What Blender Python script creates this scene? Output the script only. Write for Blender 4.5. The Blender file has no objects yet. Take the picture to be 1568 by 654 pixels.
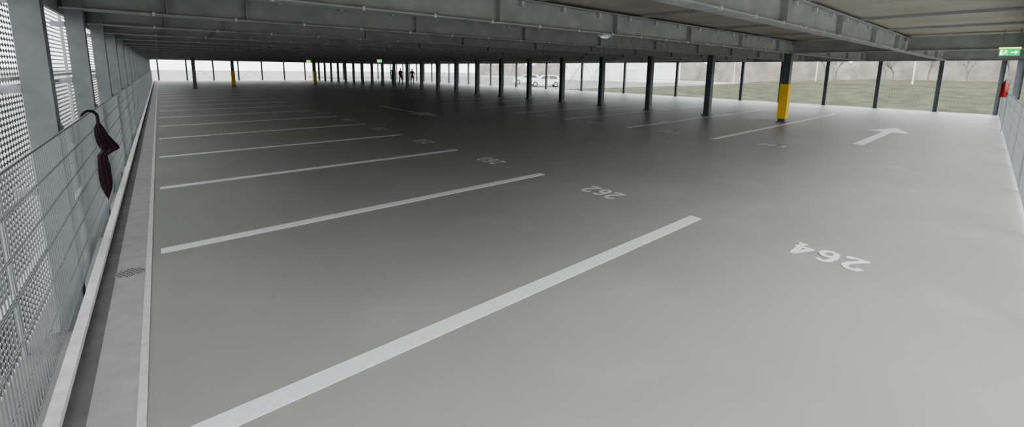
import bpy, bmesh, math, random
from mathutils import Vector, Matrix
random.seed(7)
D=bpy.data; C=bpy.context
COL=C.scene.collection
# ---------------------------------------------------------------- materials
def mat(name, col, rough=0.6, metal=0.0, noise=None, emis=None, bump=0.0, spec=0.5):
    m=D.materials.new(name); m.use_nodes=True
    nt=m.node_tree; b=nt.nodes['Principled BSDF']
    b.inputs['Base Color'].default_value=(*col,1)
    b.inputs['Roughness'].default_value=rough
    b.inputs['Metallic'].default_value=metal
    b.inputs['Specular IOR Level'].default_value=spec
    if emis:
        b.inputs['Emission Color'].default_value=(*emis[0],1); b.inputs['Emission Strength'].default_value=emis[1]
    if noise:
        sc,amt=noise
        tc=nt.nodes.new('ShaderNodeTexCoord'); n=nt.nodes.new('ShaderNodeTexNoise')
        n.inputs['Scale'].default_value=sc; n.inputs['Detail'].default_value=6
        nt.links.new(tc.outputs['Object'],n.inputs['Vector'])
        r=nt.nodes.new('ShaderNodeValToRGB')
        r.color_ramp.elements[0].position=0.3; r.color_ramp.elements[1].position=0.7
        r.color_ramp.elements[0].color=(*[c*(1-amt) for c in col],1)
        r.color_ramp.elements[1].color=(*[min(1,c*(1+amt)) for c in col],1)
        nt.links.new(n.outputs['Fac'],r.inputs['Fac']); nt.links.new(r.outputs['Color'],b.inputs['Base Color'])
        if bump:
            bp=nt.nodes.new('ShaderNodeBump'); bp.inputs['Strength'].default_value=bump
            nt.links.new(n.outputs['Fac'],bp.inputs['Height']); nt.links.new(bp.outputs['Normal'],b.inputs['Normal'])
    return m
M_galv=mat('galvanised_steel',(0.25,0.27,0.28),0.5,0.3,(6,0.15))
M_beam=mat('beam_steel',(0.40,0.41,0.41),0.55,0.0,(3,0.15))
M_col=mat('column_steel',(0.17,0.19,0.20),0.45,0.3,(4,0.15))
M_clip=mat('clip_steel',(0.60,0.61,0.60),0.5,0.0)
M_wire=mat('fence_wire',(0.30,0.32,0.33),0.45,0.4)
M_frame=mat('cladding_frame',(0.46,0.48,0.49),0.5,0.3,(5,0.1))
M_ceil=mat('ceiling_concrete',(0.46,0.43,0.38),0.85,0,(1.2,0.15))
M_white=mat('white_road_paint',(0.84,0.85,0.87),0.45,0,(25,0.05),spec=0.5)
M_paintfaint=mat('worn_white_paint',(0.80,0.81,0.82),0.45,0,(18,0.12),spec=0.5)
M_kerb=mat('kerb_concrete',(0.82,0.82,0.80),0.7,0,(12,0.12))
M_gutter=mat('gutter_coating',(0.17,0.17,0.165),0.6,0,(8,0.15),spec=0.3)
M_edge=mat('edge_coating',(0.41,0.41,0.40),0.6,0,(9,0.08),spec=0.3)
M_seam=mat('seam_sealant',(0.66,0.66,0.64),0.6,0,(20,0.1),spec=0.3)
M_yellow=mat('yellow_paint',(0.80,0.52,0.01),0.45)
M_black=mat('black_plastic',(0.012,0.012,0.014),0.4)
M_drain=mat('drain_iron',(0.36,0.36,0.35),0.6,0.2)
M_hole=mat('drain_hole',(0.04,0.04,0.04),0.9)
M_umb=mat('umbrella_cloth',(0.030,0.010,0.018),0.75,0,(30,0.3))
M_red=mat('extinguisher_red',(0.28,0.01,0.01),0.35)
M_green=mat('exit_sign_green',(0.0,0.30,0.09),0.4,emis=((0.0,0.45,0.12),1.2))
M_signw=mat('exit_sign_white',(0.9,0.95,0.9),0.4,emis=((0.85,1,0.88),1.5))
M_signy=mat('exit_sign_lamp',(0.9,0.9,0.3),0.4,emis=((0.75,0.9,0.15),1.5))
M_lampw=mat('lamp_diffuser',(0.85,0.87,0.85),0.4,emis=((0.9,1,0.95),0.15))
M_grass=mat('grass',(0.065,0.069,0.042),0.95,0,(0.9,0.5),bump=0.3,spec=0.1)
M_gravel=mat('gravel',(0.24,0.24,0.23),0.95,0,(1.5,0.15))
M_asph=mat('asphalt',(0.13,0.13,0.125),0.9,0,(2,0.15))
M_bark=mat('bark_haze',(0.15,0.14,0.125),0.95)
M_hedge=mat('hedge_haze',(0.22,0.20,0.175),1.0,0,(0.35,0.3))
M_bwhite=mat('building_white',(0.75,0.75,0.74),0.7)
M_glass=mat('dark_glass',(0.03,0.035,0.04),0.15)
M_carw=mat('car_paint_white',(0.75,0.76,0.77),0.3)
M_tyre=mat('tyre',(0.02,0.02,0.02),0.8)
M_skin=mat('skin',(0.45,0.26,0.19),0.6)
M_hair=mat('hair',(0.03,0.02,0.015),0.8)
M_jeans=mat('trousers_dark',(0.02,0.025,0.04),0.85)
M_jdark=mat('jacket_dark',(0.025,0.025,0.03),0.8)
M_jred=mat('jacket_red',(0.28,0.03,0.03),0.8)
M_jpink=mat('jacket_brown',(0.22,0.07,0.06),0.8)

# floor material
m=D.materials.new('floor_coating'); m.use_nodes=True; nt=m.node_tree; b=nt.nodes['Principled BSDF']; M_floor=m
N=nt.nodes.new; L=nt.links.new
b.inputs['Specular IOR Level'].default_value=0.42
tc=N('ShaderNodeTexCoord')
n1=N('ShaderNodeTexNoise'); n1.inputs['Scale'].default_value=0.45; n1.inputs['Detail'].default_value=7; n1.inputs['Roughness'].default_value=0.55
n2=N('ShaderNodeTexNoise'); n2.inputs['Scale'].default_value=1.3; n2.inputs['Detail'].default_value=8; n2.inputs['Distortion'].default_value=0.6
n3=N('ShaderNodeTexNoise'); n3.inputs['Scale'].default_value=120; n3.inputs['Detail'].default_value=3
for n in (n1,n2,n3): L(tc.outputs['Object'],n.inputs['Vector'])
r1=N('ShaderNodeValToRGB'); r1.color_ramp.elements[0].position=0.3; r1.color_ramp.elements[1].position=0.72
r1.color_ramp.elements[0].color=(0.315,0.319,0.300,1); r1.color_ramp.elements[1].color=(0.38,0.385,0.363,1)
L(n1.outputs['Fac'],r1.inputs['Fac'])
r2=N('ShaderNodeValToRGB'); r2.color_ramp.elements[0].position=0.58; r2.color_ramp.elements[1].position=0.72
r2.color_ramp.elements[0].color=(0,0,0,1); r2.color_ramp.elements[1].color=(0.4,0.4,0.4,1)
L(n2.outputs['Fac'],r2.inputs['Fac'])
mx=N('ShaderNodeMix'); mx.data_type='RGBA'; L(r2.outputs['Color'],mx.inputs[0]); L(r1.outputs['Color'],mx.inputs[6]); mx.inputs[7].default_value=(0.44,0.425,0.41,1)
L(mx.outputs[2],b.inputs['Base Color'])
rr=N('ShaderNodeMapRange'); rr.inputs[3].default_value=0.40; rr.inputs[4].default_value=0.54; L(n1.outputs['Fac'],rr.inputs[0]); L(rr.outputs[0],b.inputs['Roughness'])
bp=N('ShaderNodeBump'); bp.inputs['Strength'].default_value=0.08; bp.inputs['Distance'].default_value=0.005; L(n3.outputs['Fac'],bp.inputs['Height']); L(bp.outputs['Normal'],b.inputs['Normal'])

# perforated cladding material (expanded metal with diamond holes)
def perf(name,col,py,pz,thr,axis='Y'):
    m=D.materials.new(name); m.use_nodes=True; nt=m.node_tree; b=nt.nodes['Principled BSDF']; N=nt.nodes.new; L=nt.links.new
    b.inputs['Base Color'].default_value=(*col,1); b.inputs['Roughness'].default_value=0.5; b.inputs['Metallic'].default_value=0.2
    tc=N('ShaderNodeTexCoord'); s=N('ShaderNodeSeparateXYZ'); L(tc.outputs['Object'],s.inputs[0])
    def cosn(o,p):
        a=N('ShaderNodeMath'); a.operation='MULTIPLY'; a.inputs[1].default_value=2*math.pi/p; L(o,a.inputs[0])
        c=N('ShaderNodeMath'); c.operation='COSINE'; L(a.outputs[0],c.inputs[0]); return c.outputs[0]
    ad=N('ShaderNodeMath'); ad.operation='ADD'; L(cosn(s.outputs[axis],py),ad.inputs[0]); L(cosn(s.outputs['Z'],pz),ad.inputs[1])
    g=N('ShaderNodeMath'); g.operation='GREATER_THAN'; g.inputs[1].default_value=thr; L(ad.outputs[0],g.inputs[0])
    t=N('ShaderNodeBsdfTransparent'); mi=N('ShaderNodeMixShader'); out=nt.nodes['Material Output']
    L(g.outputs[0],mi.inputs[0]); L(b.outputs[0],mi.inputs[1]); L(t.outputs[0],mi.inputs[2]); L(mi.outputs[0],out.inputs[0])
    return m
M_perf=perf('expanded_metal',(0.36,0.38,0.39),0.085,0.05,0.1)

# ---------------------------------------------------------------- helpers
def mk(name,bm,mats,loc=(0,0,0),rot=(0,0,0),parent=None,smooth=False):
    me=D.meshes.new(name); bm.to_mesh(me); bm.free()
    for x in mats: me.materials.append(x)
    if smooth:
        for p in me.polygons: p.use_smooth=True
    o=D.objects.new(name,me); COL.objects.link(o); o.location=loc; o.rotation_euler=rot
    if parent: o.parent=parent
    return o
def inst(name,me,loc,rot=(0,0,0),parent=None):
    o=D.objects.new(name,me); COL.objects.link(o); o.location=loc; o.rotation_euler=rot
    if parent: o.parent=parent
    return o
def box(bm,x0,x1,y0,y1,z0,z1,mi=0):
    v=[bm.verts.new(p) for p in ((x0,y0,z0),(x1,y0,z0),(x1,y1,z0),(x0,y1,z0),(x0,y0,z1),(x1,y0,z1),(x1,y1,z1),(x0,y1,z1))]
    for f in ((0,3,2,1),(4,5,6,7),(0,1,5,4),(1,2,6,5),(2,3,7,6),(3,0,4,7)):
        fc=bm.faces.new([v[i] for i in f]); fc.material_index=mi
def prism(bm,p0,p1,r0,r1,n=8,mi=0,cap=True):
    p0=Vector(p0);p1=Vector(p1); d=(p1-p0).normalized()
    a=d.orthogonal().normalized(); c=d.cross(a)
    A=[bm.verts.new(p0+(a*math.cos(t)+c*math.sin(t))*r0) for t in [2*math.pi*i/n for i in range(n)]]
    B=[bm.verts.new(p1+(a*math.cos(t)+c*math.sin(t))*r1) for t in [2*math.pi*i/n for i in range(n)]]
    for i in range(n):
        f=bm.faces.new((A[i],A[(i+1)%n],B[(i+1)%n],B[i])); f.material_index=mi
    if cap:
        f=bm.faces.new(A[::-1]); f.material_index=mi
        f=bm.faces.new(B); f.material_index=mi
def empty(name,loc=(0,0,0)):
    e=D.objects.new(name,None); COL.objects.link(e); e.location=loc; return e

X0,X1=-0.62,27.0; YN,YF=-0.5,61.4
GRID0,GP=4.97,2.56
ZB,ZC=2.28,2.72
# ---------------------------------------------------------------- floor & ceiling
bm=bmesh.new(); box(bm,-0.53,X1+0.15,YN-0.1,YF+0.2,-0.28,0.0); mk('floor',bm,[M_floor])
bm=bmesh.new(); box(bm,-0.95,X1+0.35,YN-0.1,YF+0.4,ZC,ZC+0.18); 
mk('ceiling',bm,[M_ceil])
# ceiling panel joints (thin steel strips along Y)
bm=bmesh.new()
for x in (1.9,4.6,7.4,10.7,13.5,19,22,24.8):
    box(bm,x-0.04,x+0.04,YN,YF,ZC-0.05,ZC-0.002)
mk('ceiling_joint_strips',bm,[M_beam])

# ---------------------------------------------------------------- crossbeams
def ibeam_x(bm,x0,x1,z0,z1,w,tf=0.02,tw=0.012):
    box(bm,x0,x1,-w/2,w/2,z0,z0+tf); box(bm,x0,x1,-w/2,w/2,z1-tf,z1); box(bm,x0,x1,-tw/2,tw/2,z0+tf,z1-tf)
bm=bmesh.new(); ibeam_x(bm,-0.85,X1-0.11,ZB,ZC-0.052,0.2)
x=-0.3
while x<X1-0.2:
    box(bm,x-0.025,x+0.025,-0.06,-0.007,ZC-0.15,ZC-0.075,1)
    if int(x/0.92)%3==0: box(bm,x+0.45,x+0.46,-0.095,0.095,ZB+0.02,ZC-0.08,0)
    box(bm,x+0.3,x+0.33,-0.11,-0.075,ZB-0.012,ZB+0.035,1)
    x+=0.92
beam_me=None
ys=[GRID0+GP*i for i in range(-2,23)]; ys[1]=2.2
for y in ys:
    if beam_me is None:
        o=mk('steel_ceiling_beam',bm,[M_beam,M_clip],(0,y,0)); beam_me=o.data
    else: inst('steel_ceiling_beam',beam_me,(0,y,0))
# longitudinal girder over the aisle crossing, framed between the crossbeams
bm=bmesh.new(); x=16.1
for (a,b2) in ((ys[0]+0.105,ys[1]-0.105),(ys[1]+0.105,ys[2]-0.105)):
    box(bm,x-0.1,x+0.1,a,b2,ZB+0.0,ZB+0.02); box(bm,x-0.006,x+0.006,a,b2,ZB+0.02,ZC-0.08); box(bm,x-0.1,x+0.1,a,b2,ZC-0.08,ZC-0.06)
mk('steel_girder',bm,[M_beam])
bm=bmesh.new()
box(bm,X1-0.1,X1+0.1,YN,YF-0.1,ZB+0.001,ZB+0.02); box(bm,X1-0.02,X1+0.02,YN,YF-0.1,ZB+0.001,ZC-0.001)
mk('steel_edge_girder',bm,[M_beam])
bm=bmesh.new()
box(bm,-0.9,-0.86,YN,YF,ZB-0.05,ZC-0.001); box(bm,-0.9,X1-0.03,YF+0.08,YF+0.12,ZB+0.05,ZC-0.001)
mk('steel_fascia',bm,[M_beam])

# ---------------------------------------------------------------- columns
def hcol(bm,w,z0,z1,t=0.014,mi=0,base=True):
    h=w/2
    box(bm,-h,h,-h,-h+t,z0,z1,mi); box(bm,-h,h,h-t,h,z0,z1,mi); box(bm,-t/2,t/2,-h+t,h-t,z0,z1,mi)
    if base: box(bm,-h-0.05,h+0.05,-h-0.05,h+0.05,z0,z0+0.02,mi)
bm=bmesh.new(); hcol(bm,0.21,0,ZB)
for s in (-1,1):
    for t in (-1,1): prism(bm,(s*0.13,t*0.13,0.02),(s*0.13,t*0.13,0.05),0.012,0.012,6)
c0=mk('steel_column',bm,[M_col],(16.1,GRID0+GP,0)); cme=c0.data
for i in range(2,23): inst('steel_column',cme,(16.1,GRID0+GP*i,0))
# yellow protected columns
def ycol(loc):
    bm=bmesh.new(); hcol(bm,0.21,0,ZB)
    h=0.115
    for s in ((-h-0.012,-h,-h,h),(h,h+0.012,-h,h),(-h-0.012,h+0.012,-h-0.012,-h),(-h-0.012,h+0.012,h,h+0.012)):
        box(bm,*s,0.12,1.28,1)
    mk('yellow_guarded_column',bm,[M_col,M_yellow],loc)
ycol((16.1,GRID0,0)); ycol((4.6,GRID0+GP*14,0)); ycol((11.5,GRID0+GP*15,0))
inst('steel_column',cme,(1.95,GRID0+GP*13,0))
inst('steel_column',cme,(24.0,-0.02,0))
# left facade columns
bm=bmesh.new(); hcol(bm,0.16,-0.6,ZC-0.002); box(bm,0.08,0.10,-0.03,0.03,-0.1,1.12)
cc=mk('facade_column',bm,[M_galv],(-0.74,GRID0-GP,0)); fme=cc.data
for i in range(0,23): inst('facade_column',fme,(-0.74,GRID0+GP*i,0))
# right facade posts
bm=bmesh.new(); hcol(bm,0.15,0.0,ZB)
o=None
posts=[0.45]+[2.27+2.1*i for i in range(0,29)]
for y in posts:
    if y>YF: break
    if o is None: o=mk('facade_post',bm,[M_col],(X1,y,0)); pme=o.data
    else: inst('facade_post',pme,(X1,y,0))
for i in range(0,11): inst('facade_post',pme,(-0.05+2.52*i,YF,0))

# ---------------------------------------------------------------- kerb / gutter / seam
bm=bmesh.new(); box(bm,-0.525,-0.472,YN,YF,0.0,0.045); bmesh.ops.bevel(bm,geom=[e for e in bm.edges],offset=0.005,segments=2)
mk('kerb',bm,[M_kerb])
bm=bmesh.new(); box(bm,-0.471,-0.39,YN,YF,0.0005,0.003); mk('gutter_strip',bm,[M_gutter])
bm=bmesh.new(); box(bm,-0.39,-0.215,YN,YF,0.0005,0.0025); mk('edge_coating_strip',bm,[M_edge])
bm=bmesh.new(); box(bm,-0.215,-0.18,YN,YF,0.0005,0.0045); mk('floor_seam',bm,[M_seam])
# drain
bm=bmesh.new(); bmesh.ops.create_circle(bm,cap_ends=True,radius=0.09,segments=10)
for f in bm.faces: f.material_index=0
r=bmesh.ops.extrude_face_region(bm,geom=bm.faces[:]); bmesh.ops.translate(bm,vec=(0,0,0.005),verts=[v for v in r['geom'] if isinstance(v,bmesh.types.BMVert)])
bmesh.ops.recalc_face_normals(bm,faces=bm.faces[:])
for i in range(-4,5):
    for j in range(-4,5):
        x,y=i*0.026+(0.013 if j%2 else 0),j*0.024
        if x*x+y*y<0.0062: prism(bm,(x,y,0.005),(x,y,0.0056),0.007,0.007,6,1)
mk('floor_drain',bm,[M_drain,M_hole],(-0.31,4.28,0.0026))

# ---------------------------------------------------------------- markings
bm=bmesh.new(); box(bm,-0.12,4.52,-0.065,0.065,0.001,0.0035); me=None
for i in range(0,23):
    y=2.14+2.505*i
    if me is None: o=mk('parking_line',bm,[M_white],(0,y,0)); me=o.data
    else: inst('parking_line',me,(0,y,0))
bm=bmesh.new(); box(bm,10.4,21.2,-0.06,0.06,0.001,0.0035); me=None
for i in range(0,22):
    y=4.66+2.505*i
    if me is None: o=mk('parking_line',bm,[M_paintfaint],(0,y,0)); me=o.data
    else: inst('parking_line',me,(0,y,0))
# stall numbers - own stencil glyph strokes (unit: height 1, width .62)
G={'0':[[(.1,.2),(.1,.8),(.31,1),(.52,.8),(.52,.2),(.31,0),(.1,.2)]],
 '2':[[(.08,.78),(.2,.96),(.42,.96),(.54,.78),(.48,.56),(.08,.06),(.56,.06),(.56,.2)]],
 '4':[[(.44,0),(.44,.98),(.06,.32),(.6,.32)],[(.3,.02),(.58,.02)]],
 '5':[[(.54,.95),(.14,.95),(.12,.56),(.38,.6),(.54,.42),(.5,.14),(.3,.03),(.08,.14)]],
 '6':[[(.52,.84),(.36,.97),(.18,.86),(.09,.5),(.12,.16),(.31,.03),(.5,.14),(.54,.36),(.4,.54),(.2,.5),(.1,.36)]],
 '8':[[(.31,.53),(.12,.68),(.14,.88),(.31,.97),(.48,.88),(.5,.68),(.31,.53),(.1,.34),(.12,.12),(.31,.03),(.5,.12),(.52,.34),(.31,.53)]],
 '9':[[(.1,.16),(.26,.03),(.44,.14),(.53,.5),(.5,.84),(.31,.97),(.12,.86),(.08,.64),(.22,.46),(.42,.5),(.52,.64)]],
 '7':[[(.08,.8),(.08,.95),(.54,.95),(.24,0)]],
 '3':[[(.1,.86),(.3,.97),(.5,.82),(.44,.6),(.26,.53),(.48,.46),(.54,.24),(.34,.03),(.08,.14)]],
 '1':[[(.14,.78),(.34,.97),(.34,0)]]}
def glyphs(txt,h,pitch,w):
    bm=bmesh.new(); n=len(txt)
    for k,ch in enumerate(txt):
        ox=(k-(n-1)/2)*pitch-0.31*h*0.8; lv=0
        for st in G[ch]:
            P=[Vector((ox+x*h*0.8,(y-0.5)*h,0)) for x,y in st]
            # one thin quad per stroke segment plus a round joint, each at its own tiny height (layers of paint)
            for i in range(len(P)-1):
                lv+=0.00012; z=Vector((0,0,lv)); d=(P[i+1]-P[i]).normalized(); nn=Vector((-d.y,d.x,0))*w/2
                vs=[bm.verts.new(p+z) for p in (P[i]-nn,P[i+1]-nn,P[i+1]+nn,P[i]+nn)]; bm.faces.new(vs)
                if 0<i:
                    lv+=0.00012; z=Vector((0,0,lv))
                    bm.faces.new([bm.verts.new(P[i]+z+Vector((math.cos(a),math.sin(a),0))*w/2) for a in [2*math.pi*q/10 for q in range(10)]])
    return bm
for i,t in enumerate(['264','262','260','258','256','254','252']):
    mk('stall_number',glyphs(t,0.31,0.195,0.048),[M_white],(4.46,0.90+2.505*i,0.003),(0,0,math.pi/2))
for i,t in enumerate(['263','261','259','257','255']):
    mk('stall_number',glyphs(t,0.31,0.195,0.04),[M_paintfaint],(10.55,3.4+2.505*i,0.003),(0,0,-math.pi/2))
def arrow(L_,hl,hw,w,loc,rz,mt):
    bm=bmesh.new()
    pts=[(0,-w/2),(L_-hl,-w/2),(L_-hl,-hw),(L_,0),(L_-hl,hw),(L_-hl,w/2),(0,w/2)]
    v=[bm.verts.new((x,y,0)) for x,y in pts]
    bm.faces.new((v[0],v[1],v[5],v[6])); bm.faces.new((v[2],v[3],v[4]))
    mk('floor_arrow',bm,[mt],loc,(0,0,rz))
arrow(5.0,1.5,0.46,0.2,(12.4,2.22,0.004),0,M_white)
arrow(5.0,1.5,0.44,0.17,(7.3,17.7,0.004),-math.pi/2,M_paintfaint)

# ---------------------------------------------------------------- fences
def fence(name,x0,x1,h=1.12,step=0.05,wr=0.0022,posts_=2.56,z0=0.05):
    bm=bmesh.new()
    n=int((x1-x0)/step)
    for i in range(n+1):
        x=x0+i*step; box(bm,x-wr,x+wr,-wr,wr,z0,h)
    z=h-1.0*int((h-z0)/0.2)*0.2+0.0
    while z<h-0.05:
        box(bm,x0,x1,-wr*2.6,-wr,z-wr*1.1,z+wr*1.1); box(bm,x0,x1,wr,wr*2.6,z-wr*1.1,z+wr*1.1); z+=0.2
    box(bm,x0,x1,-0.005,0.005,h-0.01,h+0.002)
    x=x0+0.05
    while x<x1 and posts_>0:
        box(bm,x-0.02,x+0.02,-0.05,-0.012,0.0,h); x+=posts_
    return bm
mk('mesh_fence',fence('f',0,YF-YN,step=0.05,posts_=0,z0=-0.1),[M_wire],(-0.60,YN,0),(0,0,math.pi/2))
mk('mesh_fence',fence('f',0,YF-0.9,step=0.1,posts_=0,wr=0.0015),[M_wire],(X1-0.12,0.6,0),(0,0,math.pi/2))
mk('mesh_fence',fence('f',0,X1-0.6,step=0.1,posts_=0,wr=0.0015),[M_wire],(-0.4,YF-0.22,0))
a=Vector((1.5,-0.43,0)); bq=Vector((26.8,0.36,0)); dd=bq-a
mk('mesh_fence',fence('f',0,dd.length,step=0.05),[M_wire],a,(0,0,math.atan2(dd.y,dd.x)))
# ---------------------------------------------------------------- left cladding
bm=bmesh.new()
v=[bm.verts.new(p) for p in ((0,YN,-0.6),(0,YF,-0.6),(0,YF,ZC+0.5),(0,YN,ZC+0.5))]; bm.faces.new(v)
mk('perforated_cladding',bm,[M_perf],(-1.0,0,0))
bm=bmesh.new()
y=YN
while y<YF:
    box(bm,-0.99,-0.96,y-0.02,y+0.02,-0.6,ZC+0.5); y+=1.28
for z in (-0.1,1.42,2.6): box(bm,-0.99,-0.95,YN,YF,z-0.02,z+0.02)
for i in range(-1,23):
    y=GRID0+GP*i
    for z in (0.6,1.42,2.1): box(bm,-0.95,-0.83,y-0.03,y+0.03,z-0.03,z+0.03)
mk('cladding_frame',bm,[M_frame])
# cable conduit
bm=bmesh.new(); prism(bm,(-0.90,YN,1.5),(-0.90,YF,1.5),0.015,0.015,8); 
mk('cable_conduit',bm,[M_kerb])

# x bracing rods in right & far facade
bm=bmesh.new(); s_=0.09
for i in (9,10,14,20):
    y0,y1=2.27+2.1*i+s_,2.27+2.1*(i+1)-s_
    prism(bm,(X1-0.015,y0,0.05),(X1-0.015,y1,ZB-0.02),0.014,0.014,6); prism(bm,(X1+0.02,y1,0.05),(X1+0.02,y0,ZB-0.02),0.014,0.014,6)
for i in (1,3):
    x0,x1=-0.05+2.52*i+s_,-0.05+2.52*(i+1)-s_
    prism(bm,(x0,YF,0.05),(x1,YF,ZB-0.02),0.014,0.014,6); prism(bm,(x1,YF+0.03,0.05),(x0,YF+0.03,ZB-0.02),0.014,0.014,6)
mk('cross_bracing',bm,[M_seam])

# ---------------------------------------------------------------- umbrella
def tube(bm,pts,r,n=8,mi=0):
    P=[Vector(p) for p in pts]; rings=[]
    for i,p in enumerate(P):
        d=(P[min(i+1,len(P)-1)]-P[max(i-1,0)]).normalized()
        a=Vector((1,0,0)) if abs(d.x)<0.9 else Vector((0,1,0)); a=(a-d*a.dot(d)).normalized(); c=d.cross(a)
        rr=r[i] if isinstance(r,list) else r
        rings.append([bm.verts.new(p+(a*math.cos(2*math.pi*k/n)+c*math.sin(2*math.pi*k/n))*rr) for k in range(n)])
    for i in range(len(P)-1):
        for k in range(n):
            f=bm.faces.new((rings[i][k],rings[i][(k+1)%n],rings[i+1][(k+1)%n],rings[i+1][k])); f.material_index=mi; f.smooth=True
    for q in (rings[0][::-1],rings[-1]):
        f=bm.faces.new(q); f.material_index=mi
umb=empty('umbrella',(-0.53,6.08,0))
bm=bmesh.new()
hook=[(0,0,0.95),(0,0,1.06)]+[(-0.055+0.055*math.cos(t),-0.045+0.045*math.cos(t),1.08+0.07*math.sin(t)) for t in [math.pi*i/10 for i in range(11)]]+[(-0.11,-0.09,1.05)]
tube(bm,hook,0.014,10,0)
tube(bm,[(0,0,0.95),(0,0.0,0.24),(0,0,0.19)],[0.006,0.006,0.003],8,0)
mk('handle',bm,[M_black],parent=umb)
# closed, loosely hanging canopy: pleated loft (x towards the room, flap falls open at mid height)
bm=bmesh.new()
secs=[(1.02,0.018,0.2,0,0),(0.97,0.05,0.35,0,0.0),(0.89,0.07,0.45,0.01,0.01),(0.81,0.085,0.5,0.025,0.03),(0.765,0.095,0.5,0.045,0.05),(0.735,0.09,0.5,0.055,0.05),(0.715,0.07,0.45,0.03,0.02),(0.685,0.055,0.4,0,0.0),(0.62,0.06,0.4,0,-0.01),(0.52,0.072,0.4,0,0.0),(0.42,0.074,0.4,0,0.01),(0.34,0.064,0.4,0,0.012),(0.27,0.04,0.3,0,0.01),(0.21,0.01,0.1,0,0.0)]
rings=[]
for si,(z,r,a,ox,oy) in enumerate(secs):
    ring=[]
    for k in range(32):
        t=2*math.pi*k/32
        rr=r*(1-a*0.5+a*0.5*math.cos(8*t+z*5))
        if 0.7<z<0.85: rr*=1+0.35*max(0,math.cos(t-0.8))
        ring.append(bm.verts.new((max(-0.055,ox+rr*math.cos(t)*0.75),oy+rr*math.sin(t),z+0.012*math.cos(8*t)*(1 if 0.6<z<0.8 else 0))))
    rings.append(ring)
for i in range(len(rings)-1):
    for k in range(32):
        f=bm.faces.new((rings[i][k],rings[i][(k+1)%32],rings[i+1][(k+1)%32],rings[i+1][k])); f.smooth=True
mk('canopy',bm,[M_umb],parent=umb)
# ---------------------------------------------------------------- exit signs
def exit_sign(loc,rz,side=None):
    e=empty('emergency_exit_sign',loc); e.rotation_euler=(0,0,rz)
    bm=bmesh.new(); box(bm,-0.16,0.16,-0.02,0.02,-0.08,0.08,0)
    def q(pts):
        v=[bm.verts.new((x,-0.0215,z)) for x,z in pts]; f=bm.faces.new(v); f.material_index=1
    q([(0.02,-0.015),(0.085,-0.015),(0.085,0.015),(0.02,0.015)]); q([(0.085,-0.045),(0.14,0),(0.085,0.045)])
    q([(-0.145,-0.06),(-0.1,-0.06),(-0.1,0.06),(-0.145,0.06)])
    q([(-0.07,0.035),(-0.05,0.035),(-0.05,0.055),(-0.07,0.055)]); q([(-0.08,-0.02),(-0.05,-0.02),(-0.04,0.03),(-0.075,0.03)])
    q([(-0.08,-0.02),(-0.1,-0.06),(-0.085,-0.06),(-0.065,-0.02)]); q([(-0.065,-0.02),(-0.03,-0.03),(-0.02,-0.055),(-0.03,-0.055),(-0.045,-0.035),(-0.065,-0.03)])
    q([(-0.045,0.03),(-0.01,0.01),(-0.012,0.002),(-0.05,0.015)])
    box(bm,-0.17,0.17,-0.03,0.03,0.08,0.115,2)
    mk('panel',bm,[M_green,M_signw,M_signy],parent=e)
    bm=bmesh.new()
    for x in (-0.12,0.12): prism(bm,(x,0,0.115),(x,0,ZC-loc[2]),0.006,0.006,6)
    mk('hanger_rods',bm,[M_galv],parent=e)
exit_sign((15.3,0.21,2.18),-math.pi/2)
exit_sign((9.8,38.6,2.12),0); exit_sign((11.6,28.0,2.10),0)
# emergency lamp under beam
e=empty('ceiling_emergency_lamp',(6.35,GRID0,ZB))
bm=bmesh.new(); bmesh.ops.create_uvsphere(bm,u_segments=20,v_segments=10,radius=1); bmesh.ops.scale(bm,vec=(0.12,0.055,0.03),verts=bm.verts); bmesh.ops.translate(bm,vec=(0,0,-0.035),verts=bm.verts)
mk('diffuser',bm,[M_lampw],parent=e,smooth=True)
bm=bmesh.new(); box(bm,-0.13,0.13,-0.06,0.06,-0.03,0.0); mk('housing',bm,[M_clip],parent=e)
# ---------------------------------------------------------------- fire extinguisher
e=empty('fire_extinguisher',(19.0,0.23,1.02))
bm=bmesh.new(); tube(bm,[(0,0,0),(0,0,0.02),(0,0,0.36),(0,0,0.42),(0,0,0.45),(0,0,0.47)],[0.07,0.08,0.08,0.06,0.03,0.025],20); mk('cylinder_body',bm,[M_red],parent=e)
bm=bmesh.new(); box(bm,-0.015,0.1,-0.012,0.012,0.47,0.5); box(bm,-0.015,0.12,-0.012,0.012,0.52,0.535)
tube(bm,[(0,0,0.48),(-0.06,0,0.46),(-0.1,0,0.38),(-0.1,0,0.15)],0.01); mk('valve_and_hose',bm,[M_black],parent=e)
bm=bmesh.new(); box(bm,-0.08,0.08,-0.1,-0.08,0.1,0.14); box(bm,-0.02,0.02,-0.1,-0.08,-1.02,0.5); mk('bracket',bm,[M_galv],parent=e)

# ---------------------------------------------------------------- exterior
bm=bmesh.new()
v=[bm.verts.new(p) for p in ((-150,-150,-0.6),(300,-150,-0.6),(300,300,-0.6),(-150,300,-0.6))]; bm.faces.new(v)
mk('ground',bm,[M_gravel])
# grass bank
bm=bmesh.new(); nx,ny=30,60; V=[]
for i in range(nx+1):
    row=[]
    for j in range(ny+1):
        x=28+i*2.8; y=-60+j*1.55
        t=min(1,max(0,(x-29)/34)); s=t*t*(3-2*t)
        ed=min(1,max(0,(32-y)/12))
        z=-0.5+(1.2*s)*ed+0.05*math.sin(x*.7+y*.4)*t
        row.append(bm.verts.new((x,y,z)))
    V.append(row)
for i in range(nx):
    for j in range(ny): bm.faces.new((V[i][j],V[i+1][j],V[i+1][j+1],V[i][j+1]))
mk('grass_bank',bm,[M_grass],smooth=True)
bm=bmesh.new(); box(bm,27.6,75,33.2,110,-0.59,-0.42); 
mk('asphalt_yard',bm,[M_asph])
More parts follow.
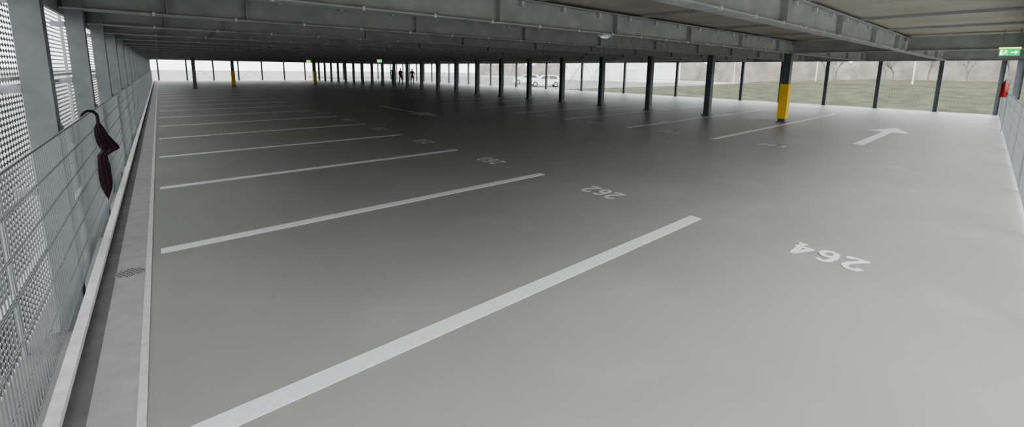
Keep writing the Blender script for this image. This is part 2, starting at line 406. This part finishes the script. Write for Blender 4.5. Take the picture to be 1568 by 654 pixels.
# hedge line (hazy)
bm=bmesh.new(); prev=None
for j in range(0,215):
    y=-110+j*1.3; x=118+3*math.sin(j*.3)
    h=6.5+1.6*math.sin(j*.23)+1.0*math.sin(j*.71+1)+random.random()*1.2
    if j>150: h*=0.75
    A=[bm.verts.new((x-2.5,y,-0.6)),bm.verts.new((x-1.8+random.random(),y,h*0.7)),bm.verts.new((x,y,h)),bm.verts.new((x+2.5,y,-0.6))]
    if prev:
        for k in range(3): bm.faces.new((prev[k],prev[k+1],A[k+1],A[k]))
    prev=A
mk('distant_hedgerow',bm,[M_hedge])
# bare trees
def tree_mesh(seed,H):
    rnd=random.Random(seed); bm=bmesh.new()
    def br(p,d,l,r,dep):
        q=p+d*l; prism(bm,p,q,r,r*0.65,5,0,False)
        if dep==0: return
        for k in range(3):
            nd=(d+Vector((rnd.uniform(-.7,.7),rnd.uniform(-.7,.7),rnd.uniform(-.1,.5)))).normalized()
            br(p+d*l*rnd.uniform(.6,1),nd,l*rnd.uniform(.6,.8),r*0.6,dep-1)
    br(Vector((0,0,0)),Vector((0,0,1)),H*0.3,H*0.014,4)
    return bm
tms=[]
for s in range(3):
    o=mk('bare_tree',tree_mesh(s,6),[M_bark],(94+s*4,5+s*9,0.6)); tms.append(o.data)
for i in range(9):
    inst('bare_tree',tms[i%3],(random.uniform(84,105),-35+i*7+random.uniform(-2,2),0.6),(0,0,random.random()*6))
# lamp/sign poles in the field
bm=bmesh.new(); prism(bm,(0,0,-0.8),(0,0,5),0.07,0.05,8); box(bm,-0.5,0.1,-0.1,0.1,4.95,5.05); me=None
for p in ((60,7),(66,17),(58,24),(62,-2)):
    if me is None: o=mk('field_light_pole',bm,[M_clip],(p[0],p[1],0.9)); me=o.data
    else: inst('field_light_pole',me,(p[0],p[1],0.9))
# white hall
bm=bmesh.new(); box(bm,78,92,50,73,-0.6,4.5,0)
box(bm,77.6,92.4,49.6,73.4,4.5,4.8,1)
for i in range(3): box(bm,77.93,78.0,52+i*7.5,56+i*7.5,-0.5,2.2,1)
mk('white_hall_building',bm,[M_bwhite,M_clip])
# cars
def car(loc,rz,mt,van=False):
    e=empty('parked_car',loc); e.rotation_euler=(0,0,rz)
    bm=bmesh.new()
    prof=[(-2.1,.3),(-2.15,.8),(-2.0,1.0),(-1.6,1.42),(-0.9,1.5),(0.1,1.48),(0.5,1.35),(1.05,.98),(1.9,.85),(2.1,.65),(2.1,.3)]
    R=[]
    for y in (-0.86,-0.8,0.8,0.86):
        R.append([bm.verts.new((x,y*(0.82 if z>1.1 else 1),z)) for x,z in prof])
    n=len(prof)
    for a in range(3):
        for i in range(n): bm.faces.new((R[a][i],R[a][(i+1)%n],R[a+1][(i+1)%n],R[a+1][i]))
    bm.faces.new(R[0][::-1]); bm.faces.new(R[3])
    mk('body',bm,[mt],parent=e)
    bm=bmesh.new()
    for s in (-1,1):
        W=[[(-1.55,1.02),(-1.4,1.36),(-.5,1.42),(-.5,1.02)],[(-.4,1.02),(-.4,1.42),(.2,1.38),(.75,1.02)]]
        for w in W:
            vs=[bm.verts.new((x,s*(0.87-(z-1.02)*0.38),z)) for x,z in w]; bm.faces.new(vs)
    ws=[bm.verts.new(p) for p in ((.54,-.62,1.36),(.54,.62,1.36),(1.05,.72,1.02),(1.05,-.72,1.02))]
    bm.faces.new(ws); mk('windows',bm,[M_glass],parent=e)
    bm=bmesh.new()
    for x in (-1.35,1.3):
        for s in (-1,1):
            prism(bm,(x,s*0.68,0.32),(x,s*0.88,0.32),0.32,0.32,20,0); prism(bm,(x,s*0.88,0.32),(x,s*0.89,0.32),0.19,0.18,12,1)
    mk('wheels',bm,[M_tyre,M_clip],parent=e)
car((38.5,39.5,-0.42),2.5,M_carw); car((43,48,-0.42),2.4,M_carw)

# ---------------------------------------------------------------- people
def person(loc,rz,top,H=1.74,stride=0.12,bend=0.0):
    s=H/1.75
    J={'pel':(0,0,.95,.13,.10),'waist':(0,0,1.08,.125,.095),'chest':(0,.0,1.28,.16,.105),'shb':(0,0,1.42,.12,.08),'neck':(0,.0,1.50,.052,.052),'nk2':(0,.01,1.545,.05,.052),
       'hd1':(0,.02,1.60,.068,.082),'hd2':(0,.015,1.67,.078,.096),'hd3':(0,.01,1.725,.055,.07)}
    E=[('pel','waist'),('waist','chest'),('chest','shb'),('shb','neck'),('neck','nk2'),('nk2','hd1'),('hd1','hd2'),('hd2','hd3')]
    for sd,sg in (('L',1),('R',-1)):
        st=stride*sg
        J['hip'+sd]=(.09*sg,0,.88,.088,.09); J['kn'+sd]=(.095*sg,st*.6+.02,.49,.058,.06); J['an'+sd]=(.10*sg,st-.02,.09,.038,.042)
        J['hl'+sd]=(.10*sg,st-.05,.045,.035,.035); J['to'+sd]=(.11*sg,st+.15,.035,.04,.03)
        E+= [('pel','hip'+sd),('hip'+sd,'kn'+sd),('kn'+sd,'an'+sd),('an'+sd,'to'+sd),('an'+sd,'hl'+sd)]
        J['sh'+sd]=(.185*sg,0,1.41,.062,.062); J['el'+sd]=(.24*sg,-.03-st*.3,1.13,.044,.044); J['wr'+sd]=(.25*sg,.06-st*.6,.88,.028,.024)
        J['pm'+sd]=(.25*sg,.075-st*.65,.80,.036,.018)
        E+=[('shb','sh'+sd),('sh'+sd,'el'+sd),('el'+sd,'wr'+sd),('wr'+sd,'pm'+sd)]
        for f in range(4):
            y=.045+.022*f-st*.65
            ln=(.065,.08,.075,.06)[f]
            J['f%d%s'%(f,sd)]=(.25*sg,y,.765,.009,.009); J['g%d%s'%(f,sd)]=(.245*sg-.01*sg,y+.004,.765-ln*.6,.008,.008); J['h%d%s'%(f,sd)]=(.225*sg,y+.004,.765-ln,.007,.007)
            E+=[('pm'+sd,'f%d%s'%(f,sd)),('f%d%s'%(f,sd),'g%d%s'%(f,sd)),('g%d%s'%(f,sd),'h%d%s'%(f,sd))]
        J['t1'+sd]=(.235*sg,.125-st*.65,.81,.011,.011); J['t2'+sd]=(.225*sg,.14-st*.65,.775,.009,.009)
        E+=[('pm'+sd,'t1'+sd),('t1'+sd,'t2'+sd)]
    ks=list(J); me=D.meshes.new('b'); me.from_pydata([tuple(c*s for c in J[k][:3]) for k in ks],[(ks.index(a),ks.index(b)) for a,b in E],[])
    o=D.objects.new('tmp',me); COL.objects.link(o)
    sk=o.modifiers.new('s','SKIN'); sb=o.modifiers.new('u','SUBSURF'); sb.levels=2; sb.render_levels=2
    for i,k in enumerate(ks):
        me.skin_vertices[0].data[i].radius=(J[k][3]*s,J[k][4]*s); me.skin_vertices[0].data[i].use_root=(k=='pel')
    C.view_layer.update()
    ev=o.evaluated_get(C.evaluated_depsgraph_get()); m2=D.meshes.new_from_object(ev); D.objects.remove(o)
    for x in (top,M_jeans,M_skin,M_hair,M_black): m2.materials.append(x)
    for p in m2.polygons:
        c=p.center/s; arm=abs(c.x)>.2
        p.use_smooth=True
        if c.z<.08: k=4
        elif arm: k=2 if c.z<.88 else 0
        elif c.z<.90: k=1
        elif c.z<1.49: k=0
        elif c.z>1.70 or (c.z>1.58 and c.y<0.0): k=3
        else: k=2
        p.material_index=k
    e=empty('person',loc); e.rotation_euler=(0,0,rz)
    b=D.objects.new('body',m2); COL.objects.link(b); b.parent=e
    bm=bmesh.new()
    for sg in (-1,1):
        r=bmesh.ops.create_uvsphere(bm,u_segments=8,v_segments=6,radius=.012*s); bmesh.ops.translate(bm,vec=(.03*sg*s,.098*s,1.655*s),verts=r['verts'])
    mk('eyes',bm,[M_black],parent=e)
    bm=bmesh.new()
    prism(bm,(0,.09*s,1.66*s),(0,.118*s,1.625*s),.008*s,.016*s,6); 
    for sg in (-1,1):
        r=bmesh.ops.create_uvsphere(bm,u_segments=8,v_segments=6,radius=1); bmesh.ops.scale(bm,vec=(.01*s,.02*s,.03*s),verts=r['verts']); bmesh.ops.translate(bm,vec=(.078*sg*s,.01*s,1.645*s),verts=r['verts'])
    mk('nose_and_ears',bm,[M_skin],parent=e)
    bm=bmesh.new(); box(bm,-.022*s,.022*s,.09*s,.104*s,1.595*s,1.603*s); mk('mouth',bm,[M_jpink],parent=e)
person((18.0,40.2,0),math.pi-0.4,M_jdark,1.8,0.1)
person((19.0,40.6,0),math.pi+0.3,M_jred,1.72,-0.15)
person((19.9,39.8,0),2.4,M_jpink,1.68,0.18)

# ---------------------------------------------------------------- light & camera
w=D.worlds.new('overcast_sky'); C.scene.world=w; w.use_nodes=True; nt=w.node_tree
bg=nt.nodes['Background']; tc=nt.nodes.new('ShaderNodeTexCoord'); sp=nt.nodes.new('ShaderNodeSeparateXYZ'); rp=nt.nodes.new('ShaderNodeMapRange')
nt.links.new(tc.outputs['Generated'],sp.inputs[0]); nt.links.new(sp.outputs['Z'],rp.inputs[0])
rp.inputs[1].default_value=0.02; rp.inputs[2].default_value=0.6; rp.inputs[3].default_value=2.9; rp.inputs[4].default_value=3.6
bg.inputs['Color'].default_value=(0.96,0.98,1,1); nt.links.new(rp.outputs[0],bg.inputs['Strength'])
sl=D.lights.new('sun_through_cloud','SUN'); sl.energy=1.0; sl.angle=math.radians(50); sl.color=(1,0.99,0.97)
so=D.objects.new('sun_through_cloud',sl); COL.objects.link(so)
so.rotation_euler=Vector((0.35,0.8,-0.75)).to_track_quat('-Z','Y').to_euler()

cam=D.cameras.new('camera'); co=D.objects.new('camera',cam); COL.objects.link(co)
R=Vector((0.7679,-0.6405,0.01275)); F=Vector((0.6348,0.7581,-0.1495)); U=Vector((0.0861,0.1229,0.9887))
R.normalize(); F=(F-R*F.dot(R)).normalized(); U=R.cross(F)
mw=Matrix(((R.x,U.x,-F.x,0),(R.y,U.y,-F.y,0),(R.z,U.z,-F.z,1.613),(0,0,0,1))); co.matrix_world=mw
cam.sensor_width=36; cam.lens=641.5/1568*36; cam.shift_y=-122/1568; cam.clip_start=0.02; cam.clip_end=600
C.scene.camera=co
C.scene.view_settings.view_transform='AgX'
C.scene.view_settings.look='AgX - Medium High Contrast'
C.scene.view_settings.exposure=0.15
